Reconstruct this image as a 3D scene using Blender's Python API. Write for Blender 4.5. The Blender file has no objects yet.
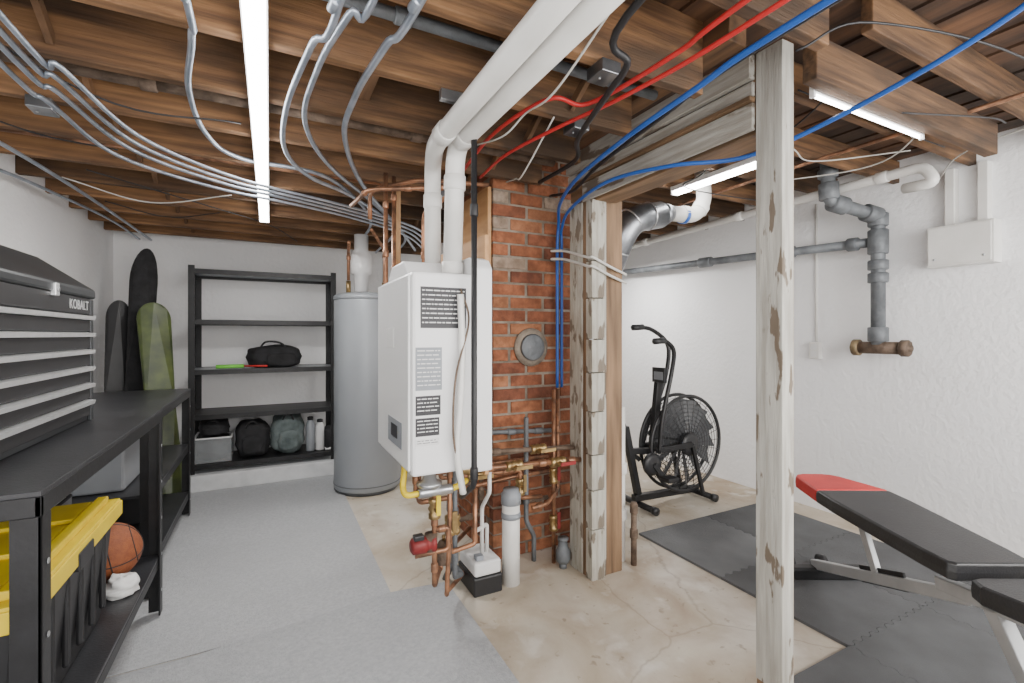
import bpy, math, random
from mathutils import Vector, Matrix
random.seed(7)
COL=bpy.context.scene.collection
TAU=math.tau
# ------------------------------------------------------------------ materials
def mat(name,c1,c2=None,rough=.5,metal=0.,scale=8.,bump=0.,bscale=None,stretch=(1,1,1),detail=6,spread=(.35,.65),emit=0,rnd=0,vcol=None,alpha=None,dirt=None):
    m=bpy.data.materials.new(name);m.use_nodes=True;nt=m.node_tree;n=nt.nodes;l=nt.links
    b=n['Principled BSDF'];b.inputs['Roughness'].default_value=rough;b.inputs['Metallic'].default_value=metal
    tc=n.new('ShaderNodeTexCoord');mp=n.new('ShaderNodeMapping');mp.inputs['Scale'].default_value=stretch
    l.new(tc.outputs['Object'],mp.inputs['Vector'])
    no=n.new('ShaderNodeTexNoise');no.inputs['Scale'].default_value=scale;no.inputs['Detail'].default_value=detail
    l.new(mp.outputs['Vector'],no.inputs['Vector'])
    if c2 is None: c2=tuple(x*.82 for x in c1)
    cr=n.new('ShaderNodeValToRGB');cr.color_ramp.elements[0].position=spread[0];cr.color_ramp.elements[1].position=spread[1]
    cr.color_ramp.elements[0].color=(*c2,1);cr.color_ramp.elements[1].color=(*c1,1)
    l.new(no.outputs['Fac'],cr.inputs['Fac']);out=cr.outputs['Color']
    if dirt:   # second noise layer of grime: (colour, scale, lo, hi, amount[, stretch])
        dc,ds,lo,hi,am=dirt[:5]
        n2=n.new('ShaderNodeTexNoise');n2.inputs['Scale'].default_value=ds;n2.inputs['Detail'].default_value=9
        if len(dirt)>5:
            m2=n.new('ShaderNodeMapping');m2.inputs['Scale'].default_value=dirt[5];l.new(tc.outputs['Object'],m2.inputs['Vector']);l.new(m2.outputs['Vector'],n2.inputs['Vector'])
        else: l.new(tc.outputs['Object'],n2.inputs['Vector'])
        c3=n.new('ShaderNodeValToRGB');c3.color_ramp.elements[0].position=lo;c3.color_ramp.elements[0].color=(0,0,0,1);c3.color_ramp.elements[1].position=hi;c3.color_ramp.elements[1].color=(am,am,am,1)
        l.new(n2.outputs['Fac'],c3.inputs['Fac']);mx=n.new('ShaderNodeMix');mx.data_type='RGBA';l.new(c3.outputs['Color'],mx.inputs[0]);l.new(out,mx.inputs[6]);mx.inputs[7].default_value=(*dc,1);out=mx.outputs[2]
    if vcol:
        at=n.new('ShaderNodeAttribute');at.attribute_name=vcol
        mx=n.new('ShaderNodeMix');mx.data_type='RGBA';mx.blend_type='MULTIPLY';mx.inputs[0].default_value=1
        l.new(out,mx.inputs[6]);l.new(at.outputs['Color'],mx.inputs[7]);out=mx.outputs[2]
    if rnd:
        oi=n.new('ShaderNodeObjectInfo');mr=n.new('ShaderNodeMapRange');mr.inputs[3].default_value=1-rnd;mr.inputs[4].default_value=1+rnd
        l.new(oi.outputs['Random'],mr.inputs[0])
        hs=n.new('ShaderNodeHueSaturation');l.new(mr.outputs[0],hs.inputs['Value']);l.new(out,hs.inputs['Color']);out=hs.outputs['Color']
    l.new(out,b.inputs['Base Color'])
    if bump:
        nb=n.new('ShaderNodeTexNoise');nb.inputs['Scale'].default_value=bscale or scale*4;nb.inputs['Detail'].default_value=5
        l.new(mp.outputs['Vector'],nb.inputs['Vector'])
        bp=n.new('ShaderNodeBump');bp.inputs['Strength'].default_value=bump;bp.inputs['Distance'].default_value=.01
        l.new(nb.outputs['Fac'],bp.inputs['Height']);l.new(bp.outputs['Normal'],b.inputs['Normal'])
    if emit:
        b.inputs['Emission Color'].default_value=(1,.98,.95,1);b.inputs['Emission Strength'].default_value=emit
    if alpha is not None:
        b.inputs['Alpha'].default_value=alpha
    return m
M={}
M['wall']=mat('white_plaster',(.92,.92,.925),(.85,.85,.86),.8,bump=.6,scale=1.5,bscale=30)
M['curb']=mat('painted_curb',(.66,.67,.68),(.54,.55,.56),.7,bump=.2,bscale=15)
M['wood']=mat('joist_wood',(.27,.14,.062),(.075,.038,.02),.8,scale=4,stretch=(.5,9,9),bump=.3,rnd=.5,detail=12,spread=(.32,.66),dirt=((.035,.022,.014),2.6,.44,.62,.85,(.6,2.5,2.5)))
M['woodY']=mat('lengthwise_wood',(.27,.145,.07),(.09,.048,.025),.75,scale=3,stretch=(6,.6,6),bump=.2,rnd=.4)
M['sub']=mat('subfloor_boards',(.14,.068,.032),(.04,.02,.012),.8,scale=2.5,stretch=(5,.5,5),bump=.2,rnd=.3,dirt=((.02,.013,.009),1.7,.44,.6,.85))
M['freshwood']=mat('pale_lumber',(.56,.35,.18),(.40,.23,.11),.7,scale=3,stretch=(6,6,.7),rnd=.15)
M['ply']=mat('plywood',(.58,.33,.15),(.44,.23,.09),.6,scale=4,stretch=(5,1,5))
M['carpet']=mat('grey_floor_covering',(.46,.47,.485),(.37,.38,.395),.95,scale=70,bump=.5,bscale=170,spread=(.3,.7),dirt=((.36,.365,.375),1.6,.45,.7,.6))
M['carpet2']=mat('grey_floor_covering_overlap',(.43,.44,.455),(.34,.35,.365),.95,scale=70,bump=.5,bscale=170,spread=(.3,.7),dirt=((.33,.335,.345),1.6,.45,.7,.6))
G=(.12,.085,.055)
M['paintwood']=mat('chipped_grey_paint',(.46,.45,.41),(.31,.295,.26),.75,scale=7,stretch=(7,7,.6),bump=.3,bscale=30,detail=12,dirt=(G,9,.585,.61,.9,(2.2,2.2,.55)))
M['paintwoodY']=mat('worn_painted_board',(.44,.425,.385),(.27,.25,.215),.75,scale=7,stretch=(7,.6,7),bump=.3,bscale=30,detail=12,dirt=(G,8,.56,.60,.85,(2.2,.5,2.2)))
M['paintwood2']=mat('worn_cream_paint',(.46,.445,.39),(.30,.28,.235),.75,scale=7,stretch=(6,6,.8),bump=.35,bscale=30,detail=12,dirt=(G,11,.54,.59,.8,(2,2,.8)))
M['oldwood']=mat('brown_old_wood',(.27,.165,.09),(.11,.065,.035),.7,scale=4,stretch=(5,5,.5),bump=.3,detail=9)
M['oldwoodY']=mat('brown_old_board',(.25,.15,.08),(.10,.06,.032),.7,scale=4,stretch=(5,.5,5),bump=.3,detail=9)
M['black']=mat('black_powder_steel',(.022,.022,.024),(.015,.015,.016),.42,.3,scale=20,bump=.05)
M['blacktop']=mat('black_bench_top',(.035,.036,.04),(.022,.022,.025),.36,0,scale=6,bump=.1,bscale=120)
M['blackp']=mat('black_plastic',(.02,.02,.022),None,.45)
M['fabric']=mat('black_fabric',(.025,.025,.028),(.012,.012,.013),.85,scale=14,bump=.5,bscale=40)
M['fabricg']=mat('grey_green_fabric',(.14,.17,.17),(.07,.09,.09),.85,scale=14,bump=.5,bscale=40)
M['vinyl']=mat('black_vinyl',(.02,.02,.022),(.013,.013,.014),.38,scale=10,bump=.15,bscale=150)
M['red']=mat('red_vinyl',(.62,.03,.025),(.50,.02,.02),.5,scale=8)
M['yellow']=mat('yellow_plastic',(.80,.60,.015),(.70,.50,.01),.42)
M['tank']=mat('grey_enamel',(.32,.34,.365),(.29,.31,.335),.35,.1,scale=3)
M['tankcap']=mat('dark_grey_cap',(.14,.15,.16),None,.45)
M['fan']=mat('fan_blade_grey',(.08,.083,.088),None,.5)
M['white']=mat('white_enamel',(.82,.82,.82),(.78,.78,.785),.3,scale=2)
M['pvc']=mat('white_pvc',(.77,.76,.735),(.69,.68,.65),.35,scale=6)
M['conduit']=mat('galvanised_conduit',(.46,.51,.59),(.30,.35,.42),.36,.65,scale=12)
M['silverpaint']=mat('silver_grey_paint',(.48,.49,.50),(.40,.41,.42),.4,.4,scale=9)
M['steel']=mat('brushed_steel',(.62,.63,.65),(.48,.49,.51),.3,.9,scale=14)
M['iron']=mat('grey_cast_iron',(.20,.215,.23),(.12,.13,.14),.6,.4,scale=10,bump=.4,bscale=40)
M['rust']=mat('rusty_iron',(.21,.15,.11),(.10,.07,.05),.75,.3,scale=18,bump=.5)
M['rustybrass']=mat('dull_rusty_brass',(.30,.22,.12),(.14,.10,.06),.6,.5,scale=18,bump=.3)
M['copper']=mat('aged_copper',(.46,.23,.13),(.20,.11,.07),.45,.7,scale=16,spread=(.4,.6))
M['brass']=mat('brass',(.55,.38,.17),(.30,.21,.10),.40,.85,scale=14)
M['pexblue']=mat('blue_tubing',(.015,.10,.42),None,.4)
M['pexred']=mat('red_tubing',(.55,.025,.025),None,.4)
M['cable']=mat('black_cable',(.015,.015,.017),None,.5)
M['cablew']=mat('white_cable',(.62,.61,.57),None,.5)
M['orange']=mat('basketball_rubber',(.30,.09,.03),(.23,.065,.025),.6,scale=60,bump=.4,bscale=250)
M['green']=mat('olive_deck',(.075,.105,.022),(.03,.045,.012),.35,scale=9)
M['neon']=mat('neon_green',(.25,.8,.1),None,.4)
M['foam']=mat('grey_foam',(.105,.108,.113),(.08,.082,.085),.85,scale=5,bump=.35,bscale=180)
M['foam2']=mat('light_grey_foam',(.15,.155,.16),(.12,.125,.13),.85,scale=5,bump=.35,bscale=180)
M['toolgrey']=mat('charcoal_steel',(.06,.065,.07),(.048,.052,.056),.36,.5,scale=4)
M['alu']=mat('aluminium_trim',(.85,.86,.87),(.76,.77,.78),.3,.55,scale=30)
M['brickm']=mat('brick_faces',(.92,.9,.88),(.48,.45,.43),.9,scale=22,bump=.8,bscale=60,vcol='Col',detail=8,dirt=((.34,.30,.27),4,.44,.62,.65))
M['mortar']=mat('mortar',(.30,.25,.20),(.14,.115,.09),.95,scale=12,bump=.6,bscale=60)
M['paper']=mat('white_label',(.75,.75,.74),(.70,.70,.70),.6)
M['ink']=mat('label_ink',(.03,.03,.035),None,.5)
M['greylabel']=mat('grey_label',(.28,.30,.33),None,.5)
M['emit']=mat('led_diffuser',(1,1,1),None,.5,emit=26)
M['emit2']=mat('led_diffuser_gym',(1,1,1),None,.5,emit=30)
M['emit3']=mat('glow_strip_slim',(1,1,1),None,.5,emit=20)
M['galv']=mat('galvanised_duct',(.30,.31,.33),(.13,.14,.15),.36,.9,scale=7)
M['clear']=mat('clear_bin_plastic',(.55,.58,.60),None,.15,alpha=.28)
M['blueitem']=mat('blue_plastic',(.02,.18,.5),None,.4)
M['redpaint']=mat('red_pump_paint',(.28,.028,.028),(.15,.02,.02),.5,.2)
M['gold']=mat('gold_graphic',(.42,.32,.08),(.02,.03,.015),.4,scale=14,spread=(.48,.53))
def concrete():
    m=bpy.data.materials.new('stained_concrete');m.use_nodes=True;nt=m.node_tree;n=nt.nodes;l=nt.links;b=n['Principled BSDF'];b.inputs['Roughness'].default_value=.7
    tc=n.new('ShaderNodeTexCoord')
    def noise(sc,det,dist=0):
        t=n.new('ShaderNodeTexNoise');t.inputs['Scale'].default_value=sc;t.inputs['Detail'].default_value=det;t.inputs['Distortion'].default_value=dist;l.new(tc.outputs['Object'],t.inputs['Vector']);return t
    a=noise(2.1,12,.5);cr=n.new('ShaderNodeValToRGB');e=cr.color_ramp.elements
    e[0].position=.30;e[0].color=(.35,.28,.20,1);e[1].position=.70;e[1].color=(.62,.58,.52,1)
    x=e.new(.45);x.color=(.47,.405,.32,1);x=e.new(.56);x.color=(.54,.49,.41,1)
    l.new(a.outputs['Fac'],cr.inputs['Fac'])
    def layer(prev,tex,lo,hi,amt,col):
        c=n.new('ShaderNodeValToRGB');flip=lo>hi
        c.color_ramp.elements[0].position=min(lo,hi);c.color_ramp.elements[1].position=max(lo,hi)
        c.color_ramp.elements[0].color=(amt,amt,amt,1) if flip else (0,0,0,1);c.color_ramp.elements[1].color=(0,0,0,1) if flip else (amt,amt,amt,1)
        l.new(tex,c.inputs['Fac']);mx=n.new('ShaderNodeMix');mx.data_type='RGBA';l.new(c.outputs['Color'],mx.inputs[0]);l.new(prev,mx.inputs[6]);mx.inputs[7].default_value=(*col,1);return mx.outputs[2]
    o=layer(cr.outputs['Color'],noise(3.0,12,.4).outputs['Fac'],.50,.72,.65,(.31,.22,.145))
    o=layer(o,noise(6.5,12,.3).outputs['Fac'],.57,.70,.5,(.70,.68,.63))
    o=layer(o,noise(24,10,.3).outputs['Fac'],.64,.72,.5,(.20,.15,.10))
    v=n.new('ShaderNodeTexVoronoi');v.feature='DISTANCE_TO_EDGE';v.inputs['Scale'].default_value=.7
    wn=noise(3,8,0);mxv=n.new('ShaderNodeMix');mxv.data_type='RGBA';mxv.inputs[0].default_value=.15;l.new(tc.outputs['Object'],mxv.inputs[6]);l.new(wn.outputs['Color'],mxv.inputs[7]);l.new(mxv.outputs[2],v.inputs['Vector'])
    o=layer(o,v.outputs['Distance'],.0035,.001,.35,(.18,.13,.09))
    l.new(o,b.inputs['Base Color'])
    h=noise(40,6);bp=n.new('ShaderNodeBump');bp.inputs['Strength'].default_value=.3;bp.inputs['Distance'].default_value=.008;l.new(h.outputs['Fac'],bp.inputs['Height']);l.new(bp.outputs['Normal'],b.inputs['Normal'])
    return m
M['conc']=concrete()
# ------------------------------------------------------------------ mesh builder
def fillet(pts,rad=.05,steps=6):
    pts=[Vector(p) for p in pts]
    if len(pts)<3: return pts
    out=[pts[0]]
    for i in range(1,len(pts)-1):
        p=pts[i];a=pts[i-1]-p;b=pts[i+1]-p
        ra=min(rad,a.length*.48,b.length*.48)
        A=p+a.normalized()*ra;Bq=p+b.normalized()*ra
        for k in range(steps+1):
            t=k/steps;out.append(A*(1-t)**2+p*2*t*(1-t)+Bq*t*t)
    out.append(pts[-1]);return out
def catmull(pts,steps=8):
    pts=[Vector(p) for p in pts]
    if len(pts)<3: return pts
    P=[pts[0]*2-pts[1]]+pts+[pts[-1]*2-pts[-2]];out=[]
    for i in range(1,len(P)-2):
        for k in range(steps):
            t=k/steps;a,b,c,d=P[i-1],P[i],P[i+1],P[i+2]
            out.append(.5*((2*b)+(c-a)*t+(2*a-5*b+4*c-d)*t*t+(3*b-a-3*c+d)*t**3))
    out.append(pts[-1]);return out
class B:
    def __init__(s): s.v=[];s.f=[];s.m=[];s.mats=[];s.sm=[];s.cols=None
    def mi(s,m):
        m=M[m] if isinstance(m,str) else m
        if m not in s.mats: s.mats.append(m)
        return s.mats.index(m)
    def add(s,vs,fs,m,smooth=False):
        o=len(s.v);s.v+= [Vector(x) for x in vs];k=s.mi(m)
        for f in fs: s.f.append([o+i for i in f]);s.m.append(k);s.sm.append(smooth)
        return s
    def box(s,a,b,m,T=None):
        x0,y0,z0=a;x1,y1,z1=b
        vs=[Vector(p) for p in [(x0,y0,z0),(x1,y0,z0),(x1,y1,z0),(x0,y1,z0),(x0,y0,z1),(x1,y0,z1),(x1,y1,z1),(x0,y1,z1)]]
        if T: vs=[T@v for v in vs]
        return s.add(vs,[(0,3,2,1),(4,5,6,7),(0,1,5,4),(1,2,6,5),(2,3,7,6),(3,0,4,7)],m)
    def bar(s,p,q,w,h,m,up=(0,0,1)):
        p=Vector(p);q=Vector(q);d=(q-p).normalized();u=Vector(up)
        if abs(d.dot(u))>.98:u=Vector((1,0,0))
        r=d.cross(u).normalized();u=r.cross(d).normalized();r=r*w/2;u=u*h/2
        vs=[p-r-u,p+r-u,p+r+u,p-r+u,q-r-u,q+r-u,q+r+u,q-r+u]
        return s.add(vs,[(0,1,2,3),(4,7,6,5),(0,4,5,1),(1,5,6,2),(2,6,7,3),(3,7,4,0)],m)
    def sweep(s,P,r,m,n=10,cap=True):
        P=[Vector(p) for p in P];Q=[P[0]]
        for p in P[1:]:
            if (p-Q[-1]).length>1e-5:Q.append(p)
        P=Q
        d=(P[1]-P[0]).normalized();u=Vector((0,0,1)) if abs(d.z)<.9 else Vector((1,0,0))
        u=(u-d*u.dot(d)).normalized();vs=[];fs=[]
        for i,p in enumerate(P):
            if i==0:t=P[1]-P[0]
            elif i==len(P)-1:t=P[-1]-P[-2]
            else:t=(P[i+1]-p).normalized()+(p-P[i-1]).normalized()
            t.normalize();u=(u-t*u.dot(t)).normalized();w=t.cross(u)
            rr=r[i] if isinstance(r,(list,tuple)) else r
            for k in range(n):
                a=TAU*k/n;vs.append(p+(u*math.cos(a)+w*math.sin(a))*rr)
            if i:
                for k in range(n):
                    a=(i-1)*n+k;b=(i-1)*n+(k+1)%n;fs.append((a,b,b+n,a+n))
        if cap: fs.append(tuple(range(n))[::-1]);o=(len(P)-1)*n;fs.append(tuple(range(o,o+n)))
        return s.add(vs,fs,m,True)
    def cyl(s,p,q,r,m,n=20,r2=None): return s.sweep([p,q],[r,r if r2 is None else r2],m,n)
    def lathe(s,c,prof,m,n=32,axis=(0,0,1)):
        c=Vector(c);ax=Vector(axis).normalized();u=Vector((1,0,0)) if abs(ax.x)<.9 else Vector((0,1,0));u=(u-ax*u.dot(ax)).normalized();w=ax.cross(u)
        vs=[];fs=[]
        for i,(r,h) in enumerate(prof):
            for k in range(n):
                a=TAU*k/n;vs.append(c+ax*h+(u*math.cos(a)+w*math.sin(a))*max(r,1e-4))
            if i:
                for k in range(n):
                    a=(i-1)*n+k;b=(i-1)*n+(k+1)%n;fs.append((a,b,b+n,a+n))
        fs.append(tuple(range(n))[::-1]);o=(len(prof)-1)*n;fs.append(tuple(range(o,o+n)))
        return s.add(vs,fs,m,True)
    def ring(s,c,R,r,m,axis=(0,0,1),n=40,k=8):
        c=Vector(c);ax=Vector(axis).normalized();u=Vector((1,0,0)) if abs(ax.x)<.9 else Vector((0,1,0));u=(u-ax*u.dot(ax)).normalized();w=ax.cross(u);vs=[];fs=[]
        for i in range(n):
            a=TAU*i/n;d=u*math.cos(a)+w*math.sin(a)
            for j in range(k):
                b=TAU*j/k;vs.append(c+d*(R+r*math.cos(b))+ax*r*math.sin(b))
        for i in range(n):
            for j in range(k):
                fs.append((i*k+j,((i+1)%n)*k+j,((i+1)%n)*k+(j+1)%k,i*k+(j+1)%k))
        return s.add(vs,fs,m,True)
    def blob(s,c,R,m,p=.6,n=24,noise=0.,seed=0,T=None,flat=None):
        c=Vector(c);vs=[];fs=[];rg=random.Random(seed);ph=[rg.uniform(0,6) for _ in range(6)]
        sg=lambda x,e:math.copysign(abs(x)**e,x)
        for i in range(n+1):
            a=-math.pi/2+math.pi*i/n
            for k in range(n):
                b=TAU*k/n
                x,y,z=sg(math.cos(a),p)*sg(math.cos(b),p),sg(math.cos(a),p)*sg(math.sin(b),p),sg(math.sin(a),p)
                q=1+noise*(math.sin(5*x+ph[0])*math.sin(4*y+ph[1])+.6*math.sin(9*z+ph[2]+3*x)+.5*math.sin(11*x+8*y+ph[3]))
                v=Vector((x*R[0]*q,y*R[1]*q,z*R[2]*q))
                if T:v=T@v
                v=v+c
                if flat is not None and v.z<flat:v.z=flat
                vs.append(v)
        for i in range(n):
            for k in range(n):
                a=i*n+k;b=i*n+(k+1)%n;fs.append((a,b,b+n,a+n))
        return s.add(vs,fs,m,True)
    def prism(s,poly,fn,h0,h1,m,smooth=False):
        n=len(poly);vs=[fn(x,y,h0) for x,y in poly]+[fn(x,y,h1) for x,y in poly]
        fs=[tuple(range(n))[::-1],tuple(range(n,2*n))]+[(i,(i+1)%n,(i+1)%n+n,i+n) for i in range(n)]
        return s.add(vs,fs,m,smooth)
    def obj(s,name,bevel=0,label=None,cat=None,group=None,kind=None,sub=0):
        xs=[v.x for v in s.v];ys=[v.y for v in s.v];zs=[v.z for v in s.v]
        o0=Vector(((min(xs)+max(xs))/2,(min(ys)+max(ys))/2,min(zs)))
        me=bpy.data.meshes.new(name);me.from_pydata([v-o0 for v in s.v],[],s.f)
        for m in s.mats: me.materials.append(m)
        for i,p in enumerate(me.polygons): p.material_index=s.m[i];p.use_smooth=s.sm[i]
        if s.cols:
            ca=me.color_attributes.new('Col','FLOAT_COLOR','CORNER')
            for p in me.polygons:
                for li in p.loop_indices: ca.data[li].color=(*s.cols[p.index],1)
        me.update()
        o=bpy.data.objects.new(name,me);o.location=o0;COL.objects.link(o)
        if bevel:
            b=o.modifiers.new('bevel','BEVEL');b.width=bevel;b.segments=2;b.limit_method='ANGLE';b.angle_limit=.6
        if label:o['label']=label
        if cat:o['category']=cat
        if group:o['group']=group
        if kind:o['kind']=kind
        return o
def thing(name,label,cat,parts,group=None,loc=None):
    e=bpy.data.objects.new(name,None);e.empty_display_size=.1
    if loc is None:
        l=[p.location for p in parts];loc=(sum(p.x for p in l)/len(l),sum(p.y for p in l)/len(l),min(p.z for p in l))
    e.location=loc;COL.objects.link(e);e['label']=label;e['category']=cat
    if group:e['group']=group
    for p in parts:put(p,e)
    return e
def wloc(o):
    v=o.location.copy()
    while o.parent: o=o.parent;v=v+o.location
    return v
def put(p,e):
    w=wloc(p);p.parent=e;p.location=w-wloc(e)
def rbox(a,b,m,name,bevel=.004,**k): return B().box(a,b,m).obj(name,bevel,**k)
def textpart(txt,size,mt,loc,rot,name='lettering',ext=.0008):
    cu=bpy.data.curves.new('tmp','FONT');cu.body=txt;cu.size=size;cu.extrude=ext;cu.offset=size*.01;cu.space_character=1.08;cu.align_x='CENTER';cu.align_y='CENTER'
    t=bpy.data.objects.new('tmp',cu);COL.objects.link(t);bpy.context.view_layer.update()
    me=bpy.data.meshes.new_from_object(t.evaluated_get(bpy.context.evaluated_depsgraph_get()))
    bpy.data.objects.remove(t);me.materials.clear();me.materials.append(M[mt])
    o=bpy.data.objects.new(name,me);o.location=loc;o.rotation_euler=rot;COL.objects.link(o);return o
# ------------------------------------------------------------------ camera
FPX=470.;TH=math.atan(242/470)
cam=bpy.data.cameras.new('camera');co=bpy.data.objects.new('camera',cam);COL.objects.link(co)
co.location=(0,0,1.25);co.rotation_euler=(math.pi/2,0,-TH);cam.sensor_width=36;cam.lens=36*FPX/1024;cam.shift_y=-6.5/1024;cam.clip_start=.02
bpy.context.scene.camera=co
# ------------------------------------------------------------------ room shell
XL,XR,YB,YF=-1.16,3.5,5.0,-1.2;ZT=2.36
def st(o):o['kind']='structure';return o
st(rbox((XL-.2,YF-.2,-.15),(XR+.2,YB+.2,0),'conc','floor',0))
st(rbox((XL-.2,YF,0),(XL,YB,ZT),'wall','wall_left',0))
st(rbox((XR,YF,0),(XR+.2,YB,ZT),'wall','wall_right',0))
st(rbox((XL-.2,YB,0),(XR+.2,YB+.2,ZT),'wall','wall_back',0))
st(rbox((XL-.2,YF-.2,0),(XR+.2,YF,ZT),'wall','wall_front',0))
b=B();x=XL
i=0
while x<XR:
    x1=min(x+.14,XR);b.box((x+.003,YF,ZT-.008*(i%3)-.014),(x1-.003,YB,ZT+.06),'sub');x=x1;i+=1
b.box((XL-.2,YF-.2,ZT+.03),(XR+.2,YB+.2,ZT+.1),'sub')
st(b.obj('ceiling'))
st(rbox((XL,4.45,0),(.95,YB,.13),'curb','trim_1',.01))
# joists
y=-1.0;JY=[];SP=.36
while y<YB-.05:
    JY.append(y)
    rbox((XL,y-.020,2.08),(1.05 if 2.3<y<3.0 else (1.33 if 1<y<2.3 else 1.425),y+.020,2.335),'wood','ceiling_joist',.004,label='aged brown timber joist under the floor boards',cat='joist',group='ceiling joists over the storage side')
    rbox((1.66,y-.018,2.20),(XR,y+.018,2.335),'wood','ceiling_joist',.004,label='brown timber joist over the exercise corner',cat='joist',group='ceiling joists over the exercise side')
    y+=SP
rbox((1.332,1.04,2.215),(1.42,2.28,2.335),'woodY','ceiling_ledger',.004,label='brown timber ledger catching the joist ends',cat='ledger')
rbox((1.53,.875,2.06),(2.9,.922,2.198),'wood','ceiling_beam',.004,label='aged timber beam above the weight bench',cat='beam')
for bx in (-.62,.98):
    for ja,jb in zip(JY[1:-1],JY[2:]):
        if bx>0 and ja<1.0: continue
        for dx,za,zb in ((0,2.12,2.31),(.045,2.31,2.12)):
            B().bar((bx+dx,ja+.022,za),(bx+dx,jb-.022,zb),.035,.018,'woodY',up=(1,0,0)).obj('bridging_strut',.001,label='thin diagonal timber bridging strut between joists',cat='strut',group='timber bridging struts')
for (x,k) in [(.35,10),(.72,6),(.3,7),(-.3,11),(.9,9)]:
    y=JY[k]
    rbox((x,y+.021,2.15),(x+.04,y+SP-.021,2.32),'woodY','joist_blocking',.003,label='short timber blocking fixed between two joists',cat='blocking',group='blocking between joists')
for (x,y) in [(.88,JY[6]),(-.75,JY[9]),(1.03,JY[7]),(.85,JY[10])]:
    P=[B().box((x,y-.04,2.04),(x+.07,y+.04,2.080),'galv').obj('box_body',.003),B().cyl((x+.02,y,2.039),(x+.02,y,2.036),.004,'steel',8).obj('screw')]
    thing('cable_box','small galvanised cable box fixed under a joist','cable box',P,'cable boxes under the joists')
# floor coverings
rbox((XL,2.20,0),(.52,4.45,.005),'carpet','floor_mat',.002,label='thin pale grey floor sheet reaching the shelf curb',cat='floor mat')
B().prism([(XL,YF+.01),(.79,YF+.01),(.79,2.25),(.50,2.28),(XL,2.05)],lambda x,y,z:(x,y,z),.0055,.013,'carpet2').obj('floor_mat',.002,label='pale grey floor sheet overlapping the next one',cat='floor mat')
rbox((XL,YF+.01,0),(.78,2.19,.005),'carpet2','floor_mat',.001,label='grey underlay sheet below the overlapping floor sheet',cat='floor mat')
# ------------------------------------------------------------------ interlocking foam tiles
def tile(x0,y0,x1,y1,m,lab,ed):
    def f(t,on):
        if not on:return 0
        q=(t/.06)%1;return .009*max(-1,min(1,4*(abs(q-.5)*2-.5)))
    g=.0012;N=60;poly=[];S,E,Nn,W=ed
    for i in range(N): t=x0+g+(x1-x0-2*g)*i/N;poly.append((t,y0+g+f(t,S)))
    for i in range(N): t=y0+g+(y1-y0-2*g)*i/N;poly.append((x1-g+f(t,E),t))
    for i in range(N): t=x1-g-(x1-x0-2*g)*i/N;poly.append((t,y1-g+f(t,Nn)))
    for i in range(N): t=y1-g-(y1-y0-2*g)*i/N;poly.append((x0+g+f(t,W),t))
    B().prism(poly,lambda a,c,h:(a,c,h),0,.013,m).obj('foam_floor_tile',0,label=lab,cat='floor tile',group='interlocking exercise floor tiles')
for r,(y0,y1) in enumerate([(1.65,2.25),(1.05,1.65),(.45,1.05),(-.15,.45)]):
    for c,(x0,x1) in enumerate([(1.6,2.05),(2.05,2.65),(2.65,3.25)]):
        if c==0 and r<2: continue
        lt=(r==0 and c==1)
        ed=(r<3,c<2,r>0 and not(c==0 and r==2),c>1 or (c==1 and r>=2))
        tile(x0,y0,x1,y1,'foam2' if lt else 'foam','lighter grey puzzle-edged foam tile near the door frame' if lt else 'dark grey puzzle-edged foam floor tile',ed)
# ------------------------------------------------------------------ brick chimney
b=B();X0,X1,Y0,Y1=1.09,1.75,2.35,2.95
b.box((X0+.006,Y0+.006,0),(X1,Y1,2.33),'mortar');b.cols=[(.5,.5,.5)]*6
def brick(a,c):
    k=random.random();base=random.choice([(.38,.14,.068),(.44,.175,.085),(.33,.12,.062),(.40,.15,.072),(.46,.20,.10),(.25,.09,.05)])
    if k<.05: base=(.46,.36,.28)
    b.box(a,c,'brickm');b.cols+=[base]*6
z=.004;row=0
while z<2.29:
    x=X0-(.11 if row%2 else 0)
    while x<X1:
        a=max(x,X0);e=min(x+.208,X1)
        if e-a>.02:
            j=random.uniform(-.005,.004);brick((a+random.uniform(0,.004),Y0+j,z+random.uniform(-.002,.002)),(e-random.uniform(.001,.005),Y0+.05,z+.061))
        x+=.221
    y=Y0+(.055 if row%2 else .105)
    while y<Y1:
        e=min(y+.208,Y1)
        if e-y>.02:brick((X0+random.uniform(-.002,.003),y,z),(X0+.05,e,z+.061))
        y+=.221
    z+=.0735;row+=1
ch=b.obj('brick_body',.004)
collar=B().lathe((1.33,2.346,1.18),[(.11,0),(.108,.006),(.085,.014)],'mortar',28,(0,-1,0)).obj('plaster_ring')
cap=B().lathe((1.33,2.332,1.18),[(.076,0),(.076,.012),(.068,.018),(.055,.014),(.03,.02),(.0,.022)],'iron',28,(0,-1,0)).obj('flue_cover')
cap['label']='round grey metal flue cover'
pl=rbox((1.065,2.36,1.56),(1.087,2.85,2.07),'ply','plywood_panel',.002);pl['label']='plywood sheet'
thing('brick_chimney','weathered red-brown brick chimney with round flue cover','chimney',[ch,collar,cap,pl],loc=(1.42,2.65,0))
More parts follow.
